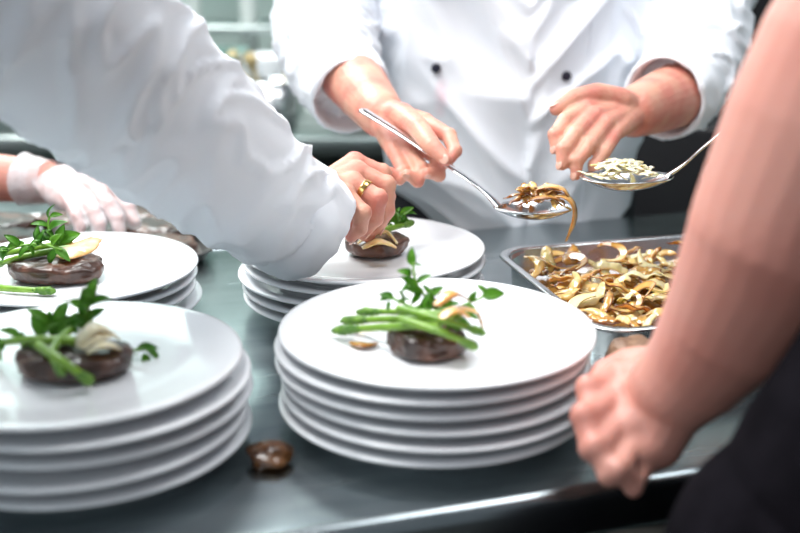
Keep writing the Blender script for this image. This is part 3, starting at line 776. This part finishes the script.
# --- C: gloved person at far left
wC = P(42, 181, 1.44); eC = P(-190, 165, 1.56)
fC = [q([(95, 180, 1.425), (117, 194, 1.405), (129, 208, 1.395), (134, 222, 1.39)]),
      q([(92, 191, 1.40), (109, 207, 1.377), (117, 220, 1.37), (119, 231, 1.367)]),
      q([(83, 200, 1.383), (94, 214, 1.36), (99, 225, 1.355), (100, 233, 1.355)]),
      q([(72, 206, 1.372), (77, 218, 1.352), (80, 226, 1.35), (80, 233, 1.35)])]
tC = q([(60, 178, 1.46), (88, 174, 1.465), (110, 181, 1.465), (126, 189, 1.46)])
armC = dict(fore=[(eC, .042), (eC.lerp(wC, .5), .038), (wC, .028)], wrist=wC, rw=.027, fingers=fC, thumb=tC, k=.90, smooth=3)
hipC = V((-1.45, 1.50, .02)); chC = V((-1.36, 1.50, .34)); nkC = V((-1.30, 1.49, .54)); faceC = V((.97, -.2, 0)).normalized()
shC1 = V((-1.34, 1.66, .46)); shC2 = V((-1.40, 1.28, .46))
eC1 = V((-1.2, 1.95, .22))
dsh = V((.28, .22, 0))
hipC, chC, nkC, shC1, shC2, eC1 = [v_+dsh*(0.6 if v_ is hipC else 1) for v_ in (hipC, chC, nkC, shC1, shC2, eC1)]
Cp = person('person at far left edge with clear glove resting over steaks', hipC, chC, nkC, shC1, shC2, (eC1, eC), faceC, [armC], M_skin2)
bm = bmesh.new(); hand(bm, wC, .028, fC, tC, .90, .0018)
gm = remesh(bm, .0021, 2); bm = bmesh.new(); bm.from_mesh(gm)
displace(bm, lambda c: .0030*ridge(V((c.x*30+c.z*25, c.y*12, c.z*14)))+.001*noise.noise(c*90))
gl = mk('glove', bm, M_glove, Cp, world=True)
bm = bmesh.new(); sweep(bm, [wC, wC.lerp(eC, .03), wC.lerp(eC, .055), wC.lerp(eC, .07)], [.028, .031, .033, .035], 20, 40, inward=True, cap=False)
displace(bm, lambda c: .003*noise.noise(c*60)); mk('glove_cuff', bm, M_glove, gl)
lv = [(hipC.x, hipC.y, -.16, .17, .13), (hipC.x+.02, hipC.y, 0, .175, .135), (hipC.x+.06, hipC.y, .15, .19, .13), (chC.x, chC.y, .34, .2, .12), (chC.x+.04, chC.y, .45, .17, .1), (nkC.x, nkC.y, .53, .08, .07)]
jacket(lv, V((.2, .97, 0)).normalized(), V((.97, -.2, 0)).normalized(), [([shC2, shC2.lerp(eC, .4), shC2.lerp(eC, .72)], [.08, .072, .066]),
       ([shC1, shC1.lerp(eC1, .5), shC1.lerp(eC1, .95)], [.08, .072, .066])], M_white, Cp, 'white_shirt', .008, .008, .006, chC)

# --- D: right person, blurred forearm and fist
wD = P(676, 388, .83); eD = P(862, 50, .72)
armD = dict(fore=[(eD, .066), (P(826, 130, .735), .067), (P(780, 232, .757), .062), (P(733, 320, .795), .050), (P(698, 366, .82), .040), (wD, .035)], wrist=wD, rw=.035,
    fingers=[q([(620, 376, .875), (590, 390, .85), (590, 418, .835), (614, 425, .845)]),
             q([(618, 396, .855), (586, 418, .825), (592, 447, .815), (620, 444, .835)]),
             q([(624, 418, .84), (598, 448, .81), (609, 472, .805), (632, 460, .825)]),
             q([(636, 438, .83), (620, 470, .80), (633, 484, .805), (648, 466, .82)])],
    thumb=q([(655, 368, .88), (630, 366, .895), (606, 374, .89), (590, 390, .88)]), k=1.14, smooth=4, kn=.0020,
    extra=[(wD, .030, P(655, 442, .835), .022), (P(655, 442, .835), .022, P(632, 455, .825), .018), (P(660, 410, .84), .026, P(630, 430, .835), .020)])
w2 = P(785, 90, 1.13); e2 = V((.68, .98, .26))
armD2 = dict(fore=[(e2, .045), (e2.lerp(w2, .5), .042), (w2, .03)], wrist=w2, rw=.03,
    fingers=[q([(762, 94, 1.10), (754, 108, 1.115), (760, 116, 1.135), (768, 114, 1.145)]), q([(768, 102, 1.09), (759, 117, 1.11), (764, 125, 1.13), (772, 122, 1.14)]),
             q([(775, 109, 1.085), (766, 125, 1.105), (770, 133, 1.125), (778, 129, 1.135)]), q([(783, 115, 1.085), (776, 130, 1.105), (779, 137, 1.12), (786, 133, 1.13)])],
    thumb=q([(777, 90, 1.145), (764, 90, 1.15), (757, 96, 1.15), (752, 103, 1.145)]))
faceD = V((-.29, .956, 0)).normalized()
shD = V((.46, .60, .54)); shD2 = V((.80, .70, .52)); hipD = V((.36, .655, .0)); chD = V((.56, .63, .36)); nkD = V((.63, .65, .60))
D = person('person at right in dark clothes, blurred bare forearm and closed fist', hipD, chD, nkD, shD, shD2, (eD, e2), faceD, [armD, armD2], M_skin2, trousers=M_dark, vox=.0026)
lv = [(.35, .645, -.2, .18, .115), (.355, .65, -.05, .18, .115), (.37, .655, .05, .175, .112), (.41, .65, .14, .175, .115), (.48, .64, .26, .18, .115), (.56, .635, .38, .18, .11), (.61, .64, .48, .16, .1), (.63, .65, .57, .08, .07), (.63, .65, .60, .07, .065)]
jacket(lv, TU, TN, [([shD, shD.lerp(eD, .5), shD.lerp(eD, .9)], [.09, .085, .082]), ([shD2, shD2.lerp(e2, .6), e2, e2.lerp(w2, .15)], [.08, .07, .06, .055])],
       M_dark, D, 'dark_shirt', .008, .007, .006, V((.45, .65, .2)))

# ---------------------------------------------------------------- background kitchen
t = empty('steel_counter', V((-.55, 2.25, -.9)), 'long steel counter with shelf against the back wall', 'counter')
bm = bmesh.new(); box(bm, -1.5, .93, 0, .75, .86, .9, .008); mk('worktop', bm, M_bsteel, t)
bm = bmesh.new(); box(bm, -1.5, .93, .05, .74, .2, .23, .006); mk('lower_shelf', bm, M_bsteel, t)
bm = bmesh.new(); box(bm, -1.5, .93, .70, .74, .23, .86); mk('back_panel', bm, M_bsteel, t)
for x in (-1.45, -.3, .88):
    bm = bmesh.new(); box(bm, x, x+.04, .03, .07, 0, .86, .004); mk('leg', bm, M_bsteel, t)
t = empty('shelving_rack', V((-.5, 2.85, 0)), 'tall steel shelving rack standing on the back counter', 'shelf')
for x in (-.45, -.02, .12, .4):
    bm = bmesh.new(); sweep(bm, [V((x, 0, 0)), V((x, 0, .9))], [.022, .022], 2, 14); mk('post', bm, M_cream, t)
for z in (.16, .5, .85):
    bm = bmesh.new(); box(bm, -.5, .45, -.1, .12, z, z+.02, .004); mk('shelf_board', bm, M_bsteel, t)
def tub(loc, w, d, h, m, label, name, cat):
    bm = bmesh.new()
    def rect(i, z): return [bm.verts.new((sx*(w/2-i), sy*(d/2-i), z)) for sx, sy in ((-1, -1), (1, -1), (1, 1), (-1, 1))]
    rs = [rect(.02, 0), rect(.004, h-.01), rect(-.008, h-.01), rect(-.008, h), rect(.008, h), rect(.026, .006)]
    for a, b in zip(rs, rs[1:]): bridge(bm, a, b)
    bm.faces.new(rs[0][::-1]); bm.faces.new(rs[-1])
    return tag(mk(name, bm, m, loc=loc, smooth=False), label, cat)
tub(V((-.425, 2.45, 0)), .15, .2, .15, M_teal, 'grey-green plastic tub on the back counter beside the utensil jar', 'plastic_tub', 'tub')
tub(V((-.90, 2.45, 0)), .32, .26, .12, M_bsteel, 'steel food container at the left of the back counter', 'food_container', 'container')
tub(V((-.15, 2.65, 0)), .18, .18, .14, M_cream, 'pale plastic tub on the back counter near the buttoned chef', 'plastic_tub', 'tub')
t = empty('utensil_jar', V((-.27, 2.36, 0)), 'jar of wooden utensils on the back counter', 'utensil jar')
bm = bmesh.new(); lathe(bm, [(0, 0), (.045, 0), (.05, .005), (.052, .1), (.048, .1), (.046, .008), (0, .008)], 28); mk('jar', bm, M_pan, t)
for i, (dx, dy) in enumerate(((-.07, .01), (-.035, -.02), (.03, .02))):
    bm = bmesh.new(); sweep(bm, [V((-dx*.2, -dy*.2, .012)), V((dx*.5, dy, .08)), V((dx, dy*1.2, .12)), V((dx*1.15, dy*1.3, .145)), V((dx*1.25, dy*1.3, .16))], [.007, .007, .008, .02, .012], 24, 12, flat=.6); mk('wooden_spoon', bm, M_wood, t)
t = empty('stock_pot', V((-.03, 2.40, 0)), 'steel stock pot on the back counter behind the spoon hand', 'pot')
bm = bmesh.new(); lathe(bm, [(0, 0), (.1, 0), (.105, .005), (.105, .11), (.11, .113), (.102, .113), (.1, .01), (0, .01)], 40); mk('pot_body', bm, M_sheet, t)
for s in (-1, 1):
    bm = bmesh.new(); sweep(bm, [V((s*.103, -.03, .08)), V((s*.135, -.02, .085)), V((s*.135, .02, .085)), V((s*.103, .03, .08))], [.006]*4, 16, 10); mk('handle', bm, M_bsteel, t)
t = empty('mixing_machine', V((-.60, 2.62, 0)), 'dark grey-green kitchen machine with round head on the back counter', 'machine')
bm = bmesh.new(); box(bm, -.09, .09, -.1, .1, 0, .05, .015, 3); mk('base', bm, M_teal, t)
bm = bmesh.new(); sweep(bm, [V((0, .05, .04)), V((0, .06, .16)), V((0, .03, .26)), V((0, -.08, .28))], [.045, .04, .045, .05], 30, 24, flat=.9); mk('head', bm, M_teal, t)
bm = bmesh.new(); lathe(bm, [(0, .05), (.05, .05), (.075, .12), (.078, .15), (.074, .15), (.05, .06), (0, .058)], 32, Matrix.Translation((0, -.05, 0))); mk('mixing_bowl', bm, M_pan, t)
bm = bmesh.new(); lathe(bm, [(0, 0), (.03, 0), (.035, .004), (.065, .045), (.07, .055), (.066, .055), (.06, .045), (.03, .008), (0, .007)], 40)
bw = mk('white_bowl', bm, M_porc)
for i in range(5):
    o = bw if i == 0 else bw.copy()
    if i: C.objects.link(o)
    o.location = V((-.325, 2.66, .016*i)); tag(o, 'white bowl in the blurred nested stack on the back counter', 'bowl', 'white bowls nested on the back counter')
t = empty('oven_range', V((.95, 2.25, -.9)), 'black oven range behind the buttoned chef at right', 'oven')
bm = bmesh.new(); box(bm, -.5, .5, 0, .75, .0, .92, .01); mk('body', bm, M_black, t)
bm = bmesh.new(); box(bm, -.44, .44, -.03, 0, .18, .7, .008); dr = mk('oven_door', bm, M_black, t)
bm = bmesh.new(); sweep(bm, [V((-.38, -.03, .64)), V((-.38, -.065, .64)), V((.38, -.065, .64)), V((.38, -.03, .64))], [.01]*4, 40, 10); mk('door_handle', bm, M_bsteel, dr)
for i in range(4):
    bm = bmesh.new(); lathe(bm, [(0, 0), (.022, 0), (.02, .025), (0, .027)], 20, Matrix.Translation((-.3+.2*i, 0, .82)) @ Matrix.Rotation(R(90), 4, 'X')); mk('knob', bm, M_bsteel, t)
bm = bmesh.new(); box(bm, -.5, .5, .68, .75, .92, 1.5, .006); mk('splash_panel', bm, M_black, t)

# ---------------------------------------------------------------- lights, world, camera
def area(name, loc, target, size, energy, col=(1, 1, 1), sy=None):
    l = bpy.data.lights.new(name, 'AREA'); l.size = size; l.energy = energy; l.color = col
    if sy: l.shape = 'RECTANGLE'; l.size_y = sy
    o = bpy.data.objects.new(name, l); C.objects.link(o); o.location = loc
    o.rotation_euler = (V(target)-V(loc)).to_track_quat('-Z', 'Y').to_euler()
area('ceiling_panel_light', (-.7, .9, 1.75), (-.1, 1.1, 0), .9, 48, (1, .99, .97), .8)
area('ceiling_panel_light', (.7, 1.1, 1.75), (.2, 1.3, 0), .8, 17, (.97, .98, 1), .7)
area('ceiling_panel_light', (-.9, 2.5, 1.75), (-.45, 2.8, 0), 1.2, 66, (.93, 1, .99), 1.0)
area('camera_side_light', (-1.3, -1.5, 1.3), (.15, 1.4, .1), 1.6, 20, (.95, .98, 1), 1.2)  # unseen soft area light behind the camera on the left, no window modelled
w = bpy.data.worlds.new('World'); bpy.context.scene.world = w; w.use_nodes = True
w.node_tree.nodes['Background'].inputs[0].default_value = (.81, .905, 1, 1); w.node_tree.nodes['Background'].inputs[1].default_value = .27
cam = bpy.data.cameras.new('camera'); co = bpy.data.objects.new('camera', cam); C.objects.link(co)
co.location = CAM; co.rotation_euler = (R(90)-PT, 0, 0); cam.lens = 50; cam.sensor_width = 36; cam.clip_start = .02
cam.dof.use_dof = True; cam.dof.focus_distance = 1.13; cam.dof.aperture_fstop = 2.8
bpy.context.scene.camera = co
for o in list(C.objects):
    if o.parent is None: o.location.z += .9
